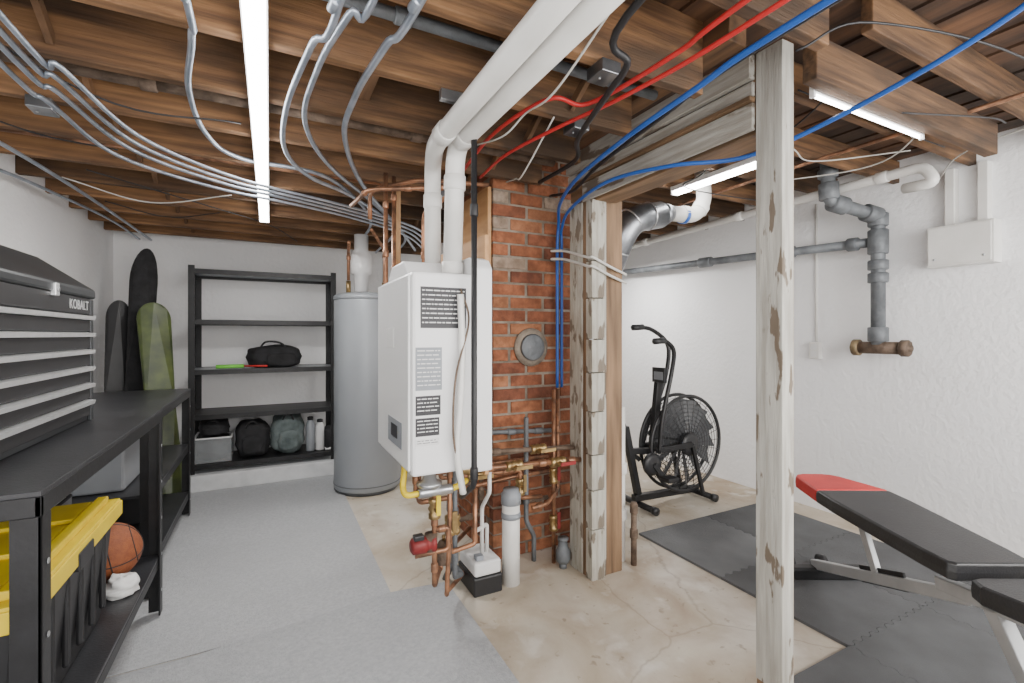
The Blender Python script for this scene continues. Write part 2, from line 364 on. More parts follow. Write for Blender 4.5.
# ------------------------------------------------------------------ door frame
DP=[rbox((1.45,.936,.10),(1.510,1.029,2.195),'paintwood','post',.003),
rbox((1.452,.938,0),(1.508,1.027,.099),'oldwood','post_base',.003),
rbox((1.512,.945,0),(1.525,1.0,2.18),'oldwood','backing_strip',.002),
rbox((1.45,2.02,0),(1.475,2.13,1.945),'paintwood2','casing_board',.003),
rbox((1.457,1.985,0),(1.475,2.018,1.945),'oldwood','casing_board',.002)]
z=0.0
for h in [.26,.20,.18,.22,.2,.17,.21,.19,.315]:
    DP.append(rbox((1.45,1.93,z),(1.53,1.983,z+h-.004),'paintwood2','jamb_block',.003));z+=h
j3=rbox((1.555,1.95,0),(1.662,2.06,1.96),'oldwood','jamb',.003);j3['label']='bare brown timber jamb';DP.append(j3)
DP.append(rbox((1.532,1.945,0),(1.553,2.0,1.96),'paintwood','jamb',.003))
DP.append(rbox((1.455,1.033,1.965),(1.62,2.13,2.195),'oldwoodY','header_beam',.004))
DP.append(rbox((1.424,1.033,2.11),(1.453,2.13,2.205),'paintwoodY','header_board',.003))
DP.append(rbox((1.438,1.033,2.055),(1.4535,2.13,2.103),'paintwoodY','header_board',.003))
DP.append(rbox((1.426,1.033,2.036),(1.4535,2.05,2.052),'oldwoodY','header_board',.002))
DP.append(rbox((1.438,1.033,1.940),(1.4535,2.0,2.032),'paintwoodY','header_board',.003))
DP.append(rbox((1.47,1.035,1.935),(1.60,1.93,1.963),'oldwoodY','header_lining',.002))
thing('door_frame','worn grey-white timber door frame with chipped posts','door frame',DP,loc=(1.5,1.5,0))
for k,dz in enumerate([0,-.045]):
    B().sweep(catmull([(1.40,2.24,1.72+dz),(1.43,2.16,1.71+dz),(1.44,2.06,1.68+dz),(1.441,1.95,1.645+dz),(1.45,1.918,1.64+dz),(1.56,1.92,1.60+dz),(1.68,1.94,1.57+dz)]),.007,'cablew',8).obj('electrical_cable',label='white cable stapled across the old door jamb',cat='cable',group='white cables on the jamb')
# ------------------------------------------------------------------ workbenches
def workbench(y0,y1,x0,x1,top,shelves,lab):
    parts=[]
    t=B().box((x0,y0,top-.012),(x1,y1,top),'blacktop').box((x0,y0,top-.05),(x0+.015,y1,top-.012),'black').box((x1-.012,y0,top-.055),(x1,y1,top-.012),'black').box((x0,y0,top-.055),(x1,y0+.012,top-.012),'black').box((x0,y1-.012,top-.055),(x1,y1,top-.012),'black').obj('worktop',.002);parts.append(t)
    for (xx,sx) in ((x0,1),(x1,-1)):
        for (yy,sy) in ((y0,1),(y1,-1)):
            b=B();w=.05
            b.box((min(xx,xx+sx*.006),min(yy,yy+sy*w),0.014),(max(xx,xx+sx*.006),max(yy,yy+sy*w),top-.055),'black')
            b.box((min(xx,xx+sx*w),min(yy,yy+sy*.006),0.014),(max(xx,xx+sx*w),max(yy,yy+sy*.006),top-.055),'black')
            for k in range(5):
                z=.12+k*.16;b.cyl((xx-sx*.001,yy+sy*.03,z),(xx-sx*.003,yy+sy*.03,z),.007,'steel',8)
            parts.append(b.obj('leg',.0015))
    for z in shelves:
        b=B().box((x0+.008,y0+.008,z-.012),(x1-.008,y1-.008,z),'blacktop').box((x1-.02,y0+.007,z-.05),(x1-.0075,y1-.007,z-.0125),'black').box((x0+.0075,y0+.007,z-.05),(x0+.02,y1-.007,z-.0125),'black')
        parts.append(b.obj('shelf',.002))
    return thing('workbench',lab,'workbench',parts,loc=((x0+x1)/2,(y0+y1)/2,0.014))
workbench(1.34,2.60,-1.12,-.43,.92,[.27],'black steel workbench carrying the tool chest')
workbench(2.74,3.92,-1.12,-.49,.88,[.50,.17],'black steel workbench with two shelves beside the boards')
# ------------------------------------------------------------------ tool chest
def toolchest():
    x0,x1,y0,y1,z0=-1.05,-.61,1.50,2.37,.922;P=[]
    P.append(rbox((x0,y0,z0),(x1-.012,y1,1.385),'toolgrey','body',.006))
    n=6;za=z0+.02;zb=1.325;hh=(zb-za)/n
    for k in range(n):
        a=za+k*hh
        d=rbox((x1-.012,y0+.03,a+.003),(x1-.002,y1-.03,a+hh-.020),'blackp','drawer',.002)
        hd=B().prism([(x1-.012,a+hh-.018),(x1+.012,a+hh-.018),(x1+.015,a+hh-.004),(x1-.012,a+hh-.001)],lambda x,z,y:(x,y,z),y0+.03,y1-.03,'alu').obj('drawer_pull');hd['label']='aluminium full-width pull'
        put(hd,d);P.append(d)
    P.append(rbox((x1-.012,y0,z0),(x1,y0+.028,1.385),'toolgrey','front_stile',.002))
    P.append(rbox((x1-.012,y1-.028,z0),(x1,y1,1.385),'toolgrey','front_stile',.002))
    P.append(B().prism([(x0,1.388),(x1+.006,1.388),(x1+.006,1.42),(x1-.16,1.54),(x0+.08,1.56),(x0,1.50)],lambda x,z,y:(x,y,z),y0-.004,y1+.004,'toolgrey').obj('lid',.008))
    P.append(B().box((x1-.002,1.97,1.375),(x1+.012,2.0,1.415),'alu').cyl((x1+.012,1.985,1.395),(x1+.016,1.985,1.395),.009,'steel').obj('latch',.003))
    P.append(B().box((x1-.011,y0+.03,1.328),(x1-.001,y1-.03,1.386),'blackp').obj('fascia',.001))
    P.append(textpart('KOBALT',.047,'alu',(x1+.0005,2.215,1.357),(math.pi/2,0,math.pi/2)))
    thing('tool_chest','charcoal tool chest with silver drawer pulls on the workbench','tool chest',P,loc=((x0+x1)/2,(y0+y1)/2,z0))
toolchest()
# ------------------------------------------------------------------ storage tote
def tote():
    x0,x1,y0,y1,z0,z1=-1.0,-.49,1.40,2.12,.272,.64;P=[]
    b=B();t=.03
    lo=[(x0+t,y0+t,z0),(x1-t,y0+t,z0),(x1-t,y1-t,z0),(x0+t,y1-t,z0)];hi=[(x0,y0,z1),(x1,y0,z1),(x1,y1,z1),(x0,y1,z1)]
    b.add(lo+hi,[(0,3,2,1),(4,5,6,7),(0,1,5,4),(1,2,6,5),(2,3,7,6),(3,0,4,7)],'blackp')
    for k in range(6):
        yy=y0+.1+k*.105;b.box((x1-.02,yy,z0+.06),(x1-.002,yy+.02,z1-.03),'blackp')
    P.append(b.obj('tub',.008))
    l=B().box((x0-.015,y0-.015,z1+.001),(x1+.015,y1+.015,z1+.028),'yellow')
    l.box((x0-.02,y0-.02,z1-.03),(x1+.02,y0-.013,z1+.02),'yellow').box((x0-.02,y1+.013,z1-.03),(x1+.02,y1+.02,z1+.02),'yellow').box((x1+.013,y0-.02,z1-.03),(x1+.02,y1+.02,z1+.02),'yellow').box((x0-.02,y0-.02,z1-.03),(x0-.013,y1+.02,z1+.02),'yellow')
    for k in range(3):
        yy=y0+.05+k*.23;l.box((x0+.05,yy,z1+.028),(x1-.05,yy+.17,z1+.042),'yellow')
    l.box((x0+.02,y0+.02,z1+.028),(x0+.05,y1-.02,z1+.05),'yellow').box((x1-.04,y0+.02,z1+.028),(x1-.01,y1-.02,z1+.05),'yellow')
    P.append(l.obj('lid',.004))
    P.append(B().box((x1-.005,y1-.42,z1-.045),(x1+.024,y1-.30,z1+.005),'blackp').obj('latch',.004))
    thing('storage_tote','black storage tote with bright yellow ribbed lid','storage tote',P,loc=(-.75,1.76,z0))
tote()
# basketball
c=Vector((-.575,2.40,.272+.112));R=.112
ball=B().lathe(c,[(R*math.sin(math.pi*i/24),-R*math.cos(math.pi*i/24)) for i in range(25)],'orange',36).obj('ball_skin')
b=B()
for ax in ((1,.3,.2),(-.2,1,.1),(.1,-.2,1)):b.ring(c,R+.0002,.0022,'blackp',ax,48,6)
b.ring(c+Vector((1,.3,.2)).normalized()*R*.72,R*.69,.0022,'blackp',(1,.3,.2),40,6).ring(c-Vector((1,.3,.2)).normalized()*R*.72,R*.69,.0022,'blackp',(1,.3,.2),40,6)
thing('basketball','orange-brown basketball with black seams on the bench shelf','ball',[ball,b.obj('seam')],loc=(c.x,c.y,.272))
P=[B().box((-1.06,2.16,.272),(-.72,2.55,.70),'steel').obj('bin_body',.02),B().box((-1.07,2.15,.702),(-.71,2.56,.73),'tankcap').obj('lid',.008),B().sweep(fillet([(-.72,2.27,.62),(-.695,2.27,.62),(-.695,2.44,.62),(-.72,2.44,.62)],.02),.006,'blackp',8).obj('handle')]
thing('cooler_box','silver metal-sided box with dark lid under the bench','cooler box',P)
B().blob((-.50,2.26,.293),(.05,.06,.045),'paper',.9,20,.16,3,flat=.272).obj('cloth',label='crumpled white cloth beside the basketball',cat='cloth')
P=[B().box((-1.0,2.85,.502),(-.62,3.2,.72),'tank').obj('box_body',.012),B().box((-1.01,2.84,.722),(-.61,3.21,.745),'blueitem').obj('lid',.006)]
thing('storage_box','grey storage box with blue lid on the bench shelf','storage box',P)
P=[B().box((-1.02,3.35,.172),(-.62,3.75,.38),'blackp').obj('box_body',.012),B().box((-1.03,3.34,.382),(-.61,3.76,.40),'blackp').obj('lid',.006)]
thing('storage_box','black plastic storage box on the lowest bench shelf','storage box',P)
# ------------------------------------------------------------------ snowboards
def board(name,x,yb,w,L,m,lab,lean=.25,z0=.006,gfx=None,cat='snowboard',tip=.12,xl=0.,turn=0.):
    def outline(s=1.):
        pts=[];n=14
        for i in range(n+1):
            a=math.pi*i/n;pts.append((math.cos(a)*w/2*s,L/2-tip+math.sin(a)*tip*s))
        pts+= [(-w*.43*s,0)]
        for i in range(n+1):
            a=math.pi+math.pi*i/n;pts.append((math.cos(a)*w/2*s,-L/2+tip+math.sin(a)*tip*s))
        pts+=[(w*.43*s,0)];return pts
    ang=math.asin(lean/L);R=Matrix.Rotation(-ang,3,'X')@Matrix.Rotation(turn,3,'Z')
    def fn(u,v,h):
        q=abs(v)/(L/2);curl=-.05*max(0,q-.82)/.18
        p=R@Vector((u,h+curl,v+L/2));return Vector((x+xl*(v+L/2)/L,yb,z0+.004))+p
    P=[B().prism(outline(),fn,0,.012,m).obj('deck',.002)]
    if gfx:
        P.append(B().prism([(-w*.36,-L*.36),(w*.36,-L*.36),(w*.36,L*.04),(-w*.36,L*.04)],fn,-.0025,-.001,gfx).obj('graphic'))
        b=B()
        for vv in (.14,.22,.30): b.prism([(-w*.3,vv*L-.02),(w*.3,vv*L-.06),(w*.3,vv*L-.03),(-w*.3,vv*L+.01)],fn,-.0025,-.001,'gold')
        P.append(b.obj('stripe'))
    return thing(name,lab,cat,P,loc=(x,yb,z0))
board('longboard',-.985,4.18,.14,1.5,'blackp','black board leaning upright in the wall corner',.2,cat='board',turn=.3)
board('snowboard',-.86,4.12,.17,1.90,'fabric','tall black bagged board leaning on the back wall',.28,tip=.25,turn=.4,xl=.03)
board('snowboard',-.62,3.99,.20,1.48,'green','olive green snowboard with gold graphic leaning upright',.2,gfx='gold',xl=-.13,turn=.3)
# ------------------------------------------------------------------ wall shelf
def shelfunit():
    x0,x1,y0,y1,z0,zt=-.58,.53,4.5,4.93,.132,1.78;P=[]
    for (xx,sx) in ((x0,1),(x1,-1)):
        for (yy,sy) in ((y0,1),(y1,-1)):
            b=B();w=.045
            b.box((min(xx,xx+sx*.004),min(yy,yy+sy*w),z0),(max(xx,xx+sx*.004),max(yy,yy+sy*w),zt+.03),'black')
            b.box((min(xx,xx+sx*w),min(yy,yy+sy*.004),z0),(max(xx,xx+sx*w),max(yy,yy+sy*.004),zt+.03),'black')
            P.append(b.obj('post',.001))
    for z in (1.78,1.37,.965,.60,.20):
        b=B().box((x0+.006,y0+.006,z-.012),(x1-.006,y1-.006,z),'tank').box((x0+.005,y0+.0045,z-.036),(x1-.005,y0+.012,z+.004),'black').box((x0+.005,y1-.012,z-.036),(x1-.005,y1-.0045,z+.004),'black')
        b.box((x0+.0045,y0+.012,z-.036),(x0+.012,y1-.012,z+.004),'black').box((x1-.012,y0+.012,z-.036),(x1-.0045,y1-.012,z+.004),'black')
        if z<.7: b.box((x0+.007,y0+.013,z),(x1-.007,y1-.013,z+.002),'blackp')
        P.append(b.obj('shelf',.001))
    thing('storage_shelf','tall black metal five-tier storage shelf on the curb','shelf',P,loc=(-.02,4.7,z0))
shelfunit()
P=[B().blob((.04,4.70,.968+.09),(.21,.13,.10),'fabric',.65,28,.05,5,flat=.968).obj('bag_body'),B().blob((.09,4.585,.968+.07),(.12,.035,.06),'fabric',.6,20,.03,6,flat=.968).obj('front_pocket'),B().sweep(catmull([(-.08,4.62,1.13),(-.03,4.60,1.19),(.08,4.62,1.18),(.14,4.64,1.12)]),.009,'blackp',8).obj('strap')]
thing('backpack','black fabric backpack lying on the middle shelf','backpack',P)
P=[B().cyl((-.40,4.60,.985),(-.20,4.63,.985),.016,'neon',12).obj('grip'),B().cyl((-.20,4.63,.985),(-.02,4.56,.985),.008,'red',10).obj('shaft')]
thing('toy_racket','neon green and red handled stick on the middle shelf','toy',P)
def bag(x,w,h,m,sd,lab,y=4.68,zb=.205):
    P=[B().blob((x,y,zb+h*.48),(w/2,.14,h*.5),m,.6,26,.06,sd,flat=zb).obj('bag_body'),B().sweep(catmull([(x-w*.2,y-.10,zb+h*.75),(x-w*.08,y-.13,zb+h*.98),(x+w*.1,y-.12,zb+h*.97),(x+w*.22,y-.10,zb+h*.7)]),.008,'blackp',8).obj('strap'),B().blob((x,y-.13,zb+h*.36),(w*.3,.03,h*.24),m,.55,18,.04,sd+9,flat=zb).obj('front_pocket')]
    thing('duffel_bag',lab,'bag',P)
bag(-.135,.26,.31,'fabric',2,'black stuffed gear bag on the bottom shelf')
bag(.14,.27,.35,'fabricg',3,'grey-green backpack standing on the bottom shelf')
b=B();bx0,bx1,by0,by1,bz0,bz1=-.55,-.285,4.54,4.86,.205,.40
b.box((bx0,by0,bz0),(bx1,by1,bz0+.004),'clear').box((bx0,by0,bz0),(bx1,by0+.004,bz1),'clear').box((bx0,by1-.004,bz0),(bx1,by1,bz1),'clear').box((bx0,by0,bz0),(bx0+.004,by1,bz1),'clear').box((bx1-.004,by0,bz0),(bx1,by1,bz1),'clear')
P=[b.obj('bin_body'),B().box((bx0-.006,by0-.006,bz1),(bx1+.006,by0+.008,bz1+.01),'paper').box((bx0-.006,by1-.008,bz1),(bx1+.006,by1+.006,bz1+.01),'paper').box((bx0-.006,by0,bz1),(bx0+.008,by1,bz1+.01),'paper').box((bx1-.008,by0,bz1),(bx1+.006,by1,bz1+.01),'paper').obj('rim')]
thing('storage_bin','clear open plastic bin holding black gear','storage bin',P)
B().blob((-.42,4.69,.31),(.12,.13,.10),'fabric',.7,24,.08,21,flat=.21).obj('gear_pouch',label='crumpled black gear pouch inside the clear bin',cat='pouch')
bag(-.42,.22,.13,'fabric',15,'small dark pouch bag on top of the clear bin',y=4.70,zb=.411)
for k,(x,h) in enumerate([(.325,.31),(.405,.28)]):
    P=[B().lathe((x,4.62,.205),[(.036,0),(.038,.01),(.038,h*.75),(.024,h*.88),(.02,h*.9)],'tank' if k==0 else 'paper',20).obj('bottle_body'),B().lathe((x,4.62,.205+h*.9),[(.026,0),(.026,h*.08),(.012,h*.1)],'blackp',20).obj('cap')]
    thing('water_bottle',['grey water bottle with black cap on the shelf','pale water bottle with black cap on the shelf'][k],'bottle',P)
P=[B().blob((.478,4.68,.30),(.038,.12,.10),'fabric',.6,20,.05,12,flat=.222).obj('shoe_upper'),B().box((.445,4.57,.205),(.515,4.80,.222),'paper').obj('sole',.008)]
thing('shoe','black trainer with pale sole on the bottom shelf','shoe',P)
# ------------------------------------------------------------------ water heater
def tank():
    c=(.715,3.98,0);r=.262;P=[]
    P.append(B().lathe((c[0],c[1],.03),[(r*.99,0),(r,.01),(r,1.49),(r*.995,1.5)],'tank',48).obj('tank_body'))
    P.append(B().lathe((c[0],c[1],.0),[(r*.9,0),(r*.9,.03)],'tankcap',40).obj('base_ring'))
    P.append(B().ring((c[0],c[1],.07),r+.001,.004,'tankcap',n=48).obj('seam_band'))
    P.append(B().lathe((c[0],c[1],1.53),[(r*1.01,0),(r*1.01,.03),(r*.9,.05),(r*.3,.065),(0.01,.065)],'tank',48).obj('top_cap'))
    P.append(B().lathe((c[0]-.06,c[1]-.05,1.595),[(.055,0),(.055,.14),(.08,.15),(.085,.2),(.085,.3),(.055,.34),(.055,.46)],'white',24).obj('draft_vent'))
    P.append(B().cyl((c[0]+.12,c[1]-.06,1.59),(c[0]+.12,c[1]-.06,1.68),.018,'brass').obj('inlet_nipple'))
    P.append(B().cyl((c[0]-.16,c[1]-.06,1.585),(c[0]-.16,c[1]-.06,1.68),.018,'brass').obj('outlet_nipple'))
    thing('water_heater','tall grey cylindrical storage water heater','water heater',P,loc=c)
tank()
# ------------------------------------------------------------------ tankless heater
def tankless():
    P=[];x0,x1,y0,y1,z0,z1=.45,.70,1.65,2.2,.74,1.48
    P.append(rbox((x0,y0,z0),(x1,y1,z1),'white','casing',.012))
    P.append(B().box((x0-.012,y0+.012,z0+.02),(x0-.001,y1-.012,z1-.012),'white').obj('front_cover',.006))
    P.append(B().prism([(y0+.16,z1),(y1-.02,z1),(y1-.1,z1+.07),(y0+.24,z1+.07)],lambda y,z,x:(x,y,z),x0+.03,x1-.05,'white').obj('vent_hood',.006))
    P.append(B().prism([(y0+.02,z0-.02),(y1+.04,z0-.02),(y1+.04,z1+.08),(y0+.10,z1+.08),(y0+.05,z1+.065),(y0+.02,z1+.03)],lambda y,z,x:(x,y,z),x1+.001,x1+.075,'white').obj('mounting_plate',.008))
    yy=y0-.0015
    def lab(xa,xb,za,zb,bg,ink,rows,seed,nm='label',lb=None):
        b=B().box((xa,yy,za),(xb,y0-.0003,zb),bg);rg=random.Random(seed);n=rows;h=(zb-za)/(n+1)
        for k in range(n):
            z=zb-h*(k+.9);xx=xa+.006
            while xx<xb-.012:
                w=min(rg.uniform(.006,.03),xb-.006-xx);b.box((xx,yy-.0006,z),(xx+w,yy+.0002,z+h*.25),ink);xx+=w+.004
        o=b.obj(nm)
        if lb:o['label']=lb
        P.append(o)
    lab(.480,.655,1.275,1.425,'ink','paper',8,1,lb='black instruction label with white print')
    lab(.462,.560,1.05,1.205,'greylabel','paper',9,2,lb='grey data label')
    lab(.462,.555,.96,1.03,'ink','paper',4,3,lb='black rating label')
    lab(.462,.55,.885,.95,'ink','paper',4,5,lb='black rating label')
    lab(.462,.55,.85,.875,'paper','ink',2,4,lb='small white label')
    P.append(B().box((x0-.0145,y0+.10,z0+.08),(x0-.0125,y0+.32,z0+.18),'greylabel').box((x0-.0165,y0+.16,z0+.11),(x0-.0148,y0+.26,z0+.16),'ink').obj('control_panel',.001))
    P.append(B().box((x0-.0145,y0+.22,z0+.46),(x0-.0125,y0+.34,z0+.54),'paper').obj('label'))
    thing('tankless_water_heater','white wall-hung tankless water heater with black labels','water heater',P,loc=(.58,1.92,.74))
tankless()
rbox((.777,1.75,.68),(.795,2.9,1.66),'ply','mounting_board',.002,label='plywood backing board carrying the white heater',cat='board')
for z in (.8,1.45):
    rbox((.796,2.42,z),(1.088,2.5,z+.08),'freshwood','timber_strut',.003,label='short timber strut between backing board and chimney',cat='strut',group='timber struts at the chimney')
# ------------------------------------------------------------------ pipe helper
def pipe(name,lab,cat,pts,r,m,group=None,rad=.05,curve=False,fit=(),fm=None,fr=1.35,n=12,extra=()):
    P=catmull(pts) if curve else fillet(pts,rad)
    o=B().sweep(P,r,m,n).obj(name if not (fit or extra) else 'pipe_run')
    if not (fit or extra):
        o['label']=lab;o['category']=cat
        if group:o['group']=group
        return o
    ps=[o]+list(extra)
    for f in fit:
        i,t,L=f[:3];nm=f[3] if len(f)>3 else 'coupling'
        a=Vector(pts[i]);c=Vector(pts[i+1]);d=(c-a).normalized();p=a.lerp(c,t)
        ps.append(B().lathe(p-d*L/2,[(r*fr*.92,0),(r*fr,.004),(r*fr,L-.004),(r*fr*.92,L)],fm or m,16,d).obj(nm))
    return thing(name,lab,cat,ps,group)
def valve(b,p,d=(1,0,0),hd=(0,-1,0),s=1.,hm='redpaint'):
    p=Vector(p);d=Vector(d).normalized();h=Vector(hd).normalized()
    b.lathe(p-d*.035*s,[(.016*s,0),(.02*s,.004),(.02*s,.018*s),(.015*s,.022*s),(.022*s,.035*s),(.015*s,.048*s),(.02*s,.052*s),(.02*s,.066*s),(.016*s,.07*s)],'brass',12,d)
    b.cyl(p,p+h*.04*s,.008*s,'brass',10);b.bar(p+h*.042*s-d*.01*s,p+h*.042*s+d*.06*s,.014*s,.005*s,hm,up=h)
# PVC vents
pipe('vent_pipe','large white PVC intake pipe dropping into the heater','pipe',[(.655,-.9,2.0),(.655,1.76,2.0),(.655,1.80,1.485)],.038,'pvc','white heater vent pipes',.085,fit=[(0,.965,.07,'elbow_collar'),(1,.28,.06,'elbow_collar'),(1,.93,.05),(0,.60,.07)],n=24,fr=1.14)
pipe('vent_pipe','white PVC exhaust pipe running beside the intake pipe','pipe',[(.565,-.9,1.99),(.568,1.75,1.99),(.63,1.98,1.98),(.632,1.98,1.485)],.035,'pvc','white heater vent pipes',.085,fit=[(0,.96,.07,'elbow_collar'),(2,.3,.06,'elbow_collar')],n=24,fr=1.14)
for y in (JY[5],JY[7]):
    B().box((.51,y-.012,2.043),(.71,y+.012,2.080),'steel').obj('pipe_strap',.002,label='galvanised strap holding the white vent pipes',cat='strap',group='vent pipe straps')
# conduits
Zc=2.066
C=[([(-.17,-.8),(-.18,1.28),(-.19,1.54),(-.24,1.88),(-.23,2.26),(-.12,2.5),(.28,2.62),(.64,3.45),(.7,4.4)],.0095,0),
([(.17,-.8),(.15,1.11),(.10,1.39),(.05,1.82),(.06,2.24),(.18,2.55),(.44,2.83),(.83,3.54),(.9,4.6)],.0095,1),
([(.27,-.8),(.23,1.07),(.18,1.25),(.13,1.55),(.12,1.97),(.26,2.43),(.58,3.0),(1.0,3.89),(1.1,4.6)],.0095,0),
([(.38,-.8),(.32,1.02),(.28,1.3),(.25,1.63),(.27,2.0),(.45,2.6),(.87,3.52),(1.2,4.3)],.0105,1),
([(-.55,-.8),(-.55,1.51),(-.51,1.72),(-.42,2.20),(-.12,2.56),(.24,2.74),(.56,2.92),(.95,3.25),(1.3,4.0)],.0075,3),
([(-.58,-.8),(-.58,1.55),(-.54,1.80),(-.45,2.28),(-.15,2.62),(.22,2.80),(.54,2.98),(.93,3.31),(1.27,4.0)],.0075,3),
([(-.61,-.8),(-.61,1.60),(-.57,1.90),(-.48,2.36),(-.18,2.68),(.20,2.86),(.52,3.04),(.91,3.37),(1.24,4.0)],.0075,3),
([(-.65,-.8),(-.65,1.65),(-.62,2.0),(-.55,2.46),(-.24,2.76),(.17,2.93),(.50,3.11),(.89,3.44),(1.21,4.0)],.0075,3)]
for k,(pts,r,lv) in enumerate(C):
    z=Zc-lv*.027
    P=[(x,y,z) for x,y in pts]
    pipe('electrical_conduit','silver metal conduit bent beneath the joists','conduit',P,r,'conduit','silver conduits under the joists',curve=True,fit=[(1,.3,.04)] if k<4 else (),fr=1.22)
for x,y in ((-.6,.8),(-.59,1.16)):
    B().box((x-.09,y-.008,1.968),(x+.10,y+.008,1.975),'steel').box((x-.09,y-.008,1.968),(x-.084,y+.008,2.08),'steel').box((x+.094,y-.008,1.968),(x+.10,y+.008,2.08),'steel').obj('conduit_hanger',label='thin steel hanger holding the conduit bundle',cat='hanger',group='conduit hangers')
pipe('electrical_conduit','silver flexible conduit high on the plaster wall','conduit',[(-1.13,.8,1.99),(-1.12,2.0,2.0),(-1.0,2.49,2.03),(-.94,3.42,2.05),(-.9,4.97,2.06)],.009,'conduit','silver conduits under the joists',curve=True)
pipe('electrical_conduit','silver flexible conduit high on the plaster wall','conduit',[(-1.13,.8,1.93),(-1.13,2.4,1.96),(-1.08,3.2,2.02),(-1.0,4.2,2.06),(-.98,4.97,2.06)],.008,'conduit','silver conduits under the joists',curve=True)
# tubing
pipe('water_tube','bright red flexible water tube under the joists','tube',[(.98,-.8,2.04),(.985,.67,2.03),(1.0,.95,2.03),(.96,1.3,2.035),(.84,1.36,2.05),(.79,1.7,2.05),(.85,2.2,2.06)],.0075,'pexred','red water tubes',curve=True)
pipe('water_tube','bright red flexible water tube under the joists','tube',[(1.04,-.8,2.02),(1.04,.67,2.01),(1.02,1.15,2.02),(.96,1.50,2.03),(.92,1.85,2.04),(.95,2.2,2.05)],.007,'pexred','red water tubes',curve=True)
pipe('water_tube','bright blue flexible tube running down beside the jamb','tube',[(1.10,-.8,2.0),(1.10,.64,1.99),(1.13,1.0,1.985),(1.18,1.4,1.98),(1.26,1.8,1.97),(1.38,2.12,1.95),(1.45,2.24,1.88),(1.46,2.27,1.75),(1.46,2.27,1.4),(1.46,2.27,.95)],.009,'pexblue','blue water tubes',curve=True)
pipe('water_tube','bright blue flexible tube crossing under the header','tube',[(1.62,.2,2.17),(1.63,.5,2.03),(1.66,.9,1.965),(1.57,1.16,1.912),(1.42,1.38,1.925),(1.36,1.7,1.945),(1.42,2.08,1.92),(1.47,2.24,1.85),(1.49,2.27,1.75),(1.49,2.27,1.3),(1.49,2.27,.95)],.008,'pexblue','blue water tubes',curve=True)
pipe('electrical_cable','thick black cable drooping below the joists','cable',[(.74,-.8,2.05),(.76,.79,2.03),(.87,1.0,1.99),(.93,1.15,2.0),(1.06,1.5,2.01),(1.22,1.75,2.035),(1.24,2.1,2.04)],.010,'cable',curve=True)
pipe('electrical_cable','black cable laced beside the blue tubes','cable',[(1.16,-.8,2.03),(1.16,.75,2.02),(1.21,1.2,2.01),(1.30,1.7,2.0),(1.38,2.0,1.99),(1.40,2.25,2.03)],.008,'cable',curve=True)
for k,(pts,m) in enumerate([([(-.9,1.2,2.07),(-.5,1.9,2.0),(-.1,2.1,2.07)],'cable'),([(1.7,1.2,2.19),(2.0,1.7,2.10),(2.2,2.0,2.12),(2.9,1.9,2.09),(3.3,2.2,2.18)],'cable'),([(1.72,1.6,2.18),(2.1,1.35,2.12),(2.5,1.45,2.15),(2.9,1.2,2.19)],'cablew'),([(1.3,.80,2.04),(1.5,.7,2.12),(2.3,.6,2.16),(3.4,.7,2.15)],'cable'),([(2.95,-.5,2.18),(2.9,.6,2.15),(3.1,1.05,2.17),(3.46,1.3,2.15)],'cablew'),([(-.8,3.0,2.06),(-.3,3.4,2.03),(0,3.9,2.06),(.2,4.3,2.03)],'cable'),([(.75,.9,2.06),(.76,1.2,1.98),(.80,1.45,2.03),(.78,1.6,2.0),(.75,1.9,2.06)],'cablew'),
 ([(-.95,3.2,2.06),(-.6,3.3,2.0),(-.2,3.2,2.07)],'cablew'),([(1.75,2.4,2.19),(2.2,2.55,2.1),(2.7,2.4,2.19)],'cable'),([(.3,.9,2.19),(.5,1.2,2.12),(.9,1.25,2.2)],'cable'),([(1.9,1.0,2.19),(2.0,1.3,2.13),(2.1,1.8,2.19)],'cable'),
 ([(-1.0,1.6,2.07),(-.8,1.75,2.03),(-.7,1.7,2.07)],'cable'),([(-1.0,2.4,2.07),(-.8,2.5,2.04),(-.6,2.65,2.07)],'cable'),([(-.9,3.7,2.07),(-.6,3.8,2.03),(-.3,3.7,2.07)],'cable'),([(.95,1.5,2.07),(.98,1.8,1.95),(1.05,2.0,2.0),(1.1,2.2,2.05)],'cablew'),([(1.7,.4,2.19),(2.2,.3,2.14),(2.8,.35,2.19)],'cablew'),([(.9,.5,2.07),(1.3,.45,2.05),(1.66,.3,2.19)],'cable'),([(2.0,.85,2.04),(2.5,.78,2.1),(2.9,.85,2.19)],'cable'),([(2.6,1.0,2.19),(2.75,1.3,2.12),(2.7,1.9,2.19)],'cablew'),([(-1.0,.9,2.07),(-.85,1.3,1.99),(-.9,1.7,2.07)],'cablew'),([(1.7,.05,2.19),(2.3,.12,2.12),(3.0,0,2.19)],'cable'),([(1.8,1.1,2.19),(2.2,1.05,2.14),(3.0,1.1,2.19)],'cable')]):
    pipe('electrical_wire','thin '+('black' if m=='cable' else 'white')+' wire sagging loosely between joists','wire',pts,.0035,m,'loose wires under the joists',curve=True,n=6)
pipe('iron_pipe','old dark iron pipe lying in a joist bay','pipe',[(-1.1,2.06,2.14),(1.30,2.06,2.14)],.022,'rust',fit=[(0,.3,.05),(0,.7,.05)])
pipe('iron_pipe','old grey iron pipe lying in a joist bay','pipe',[(-1.1,1.34,2.16),(1.30,1.34,2.16)],.018,'iron',fit=[(0,.6,.05)])
pipe('copper_pipe','thin copper pipe lying in a joist bay','pipe',[(-1.1,2.78,2.13),(1.05,2.78,2.13)],.011,'copper','horizontal copper pipes')
pipe('copper_pipe','thin copper pipe running over the exercise corner','pipe',[(2.6,-.8,2.185),(2.6,1.5,2.185),(2.62,3.5,2.185)],.010,'copper','horizontal copper pipes')
V='vertical copper pipes'
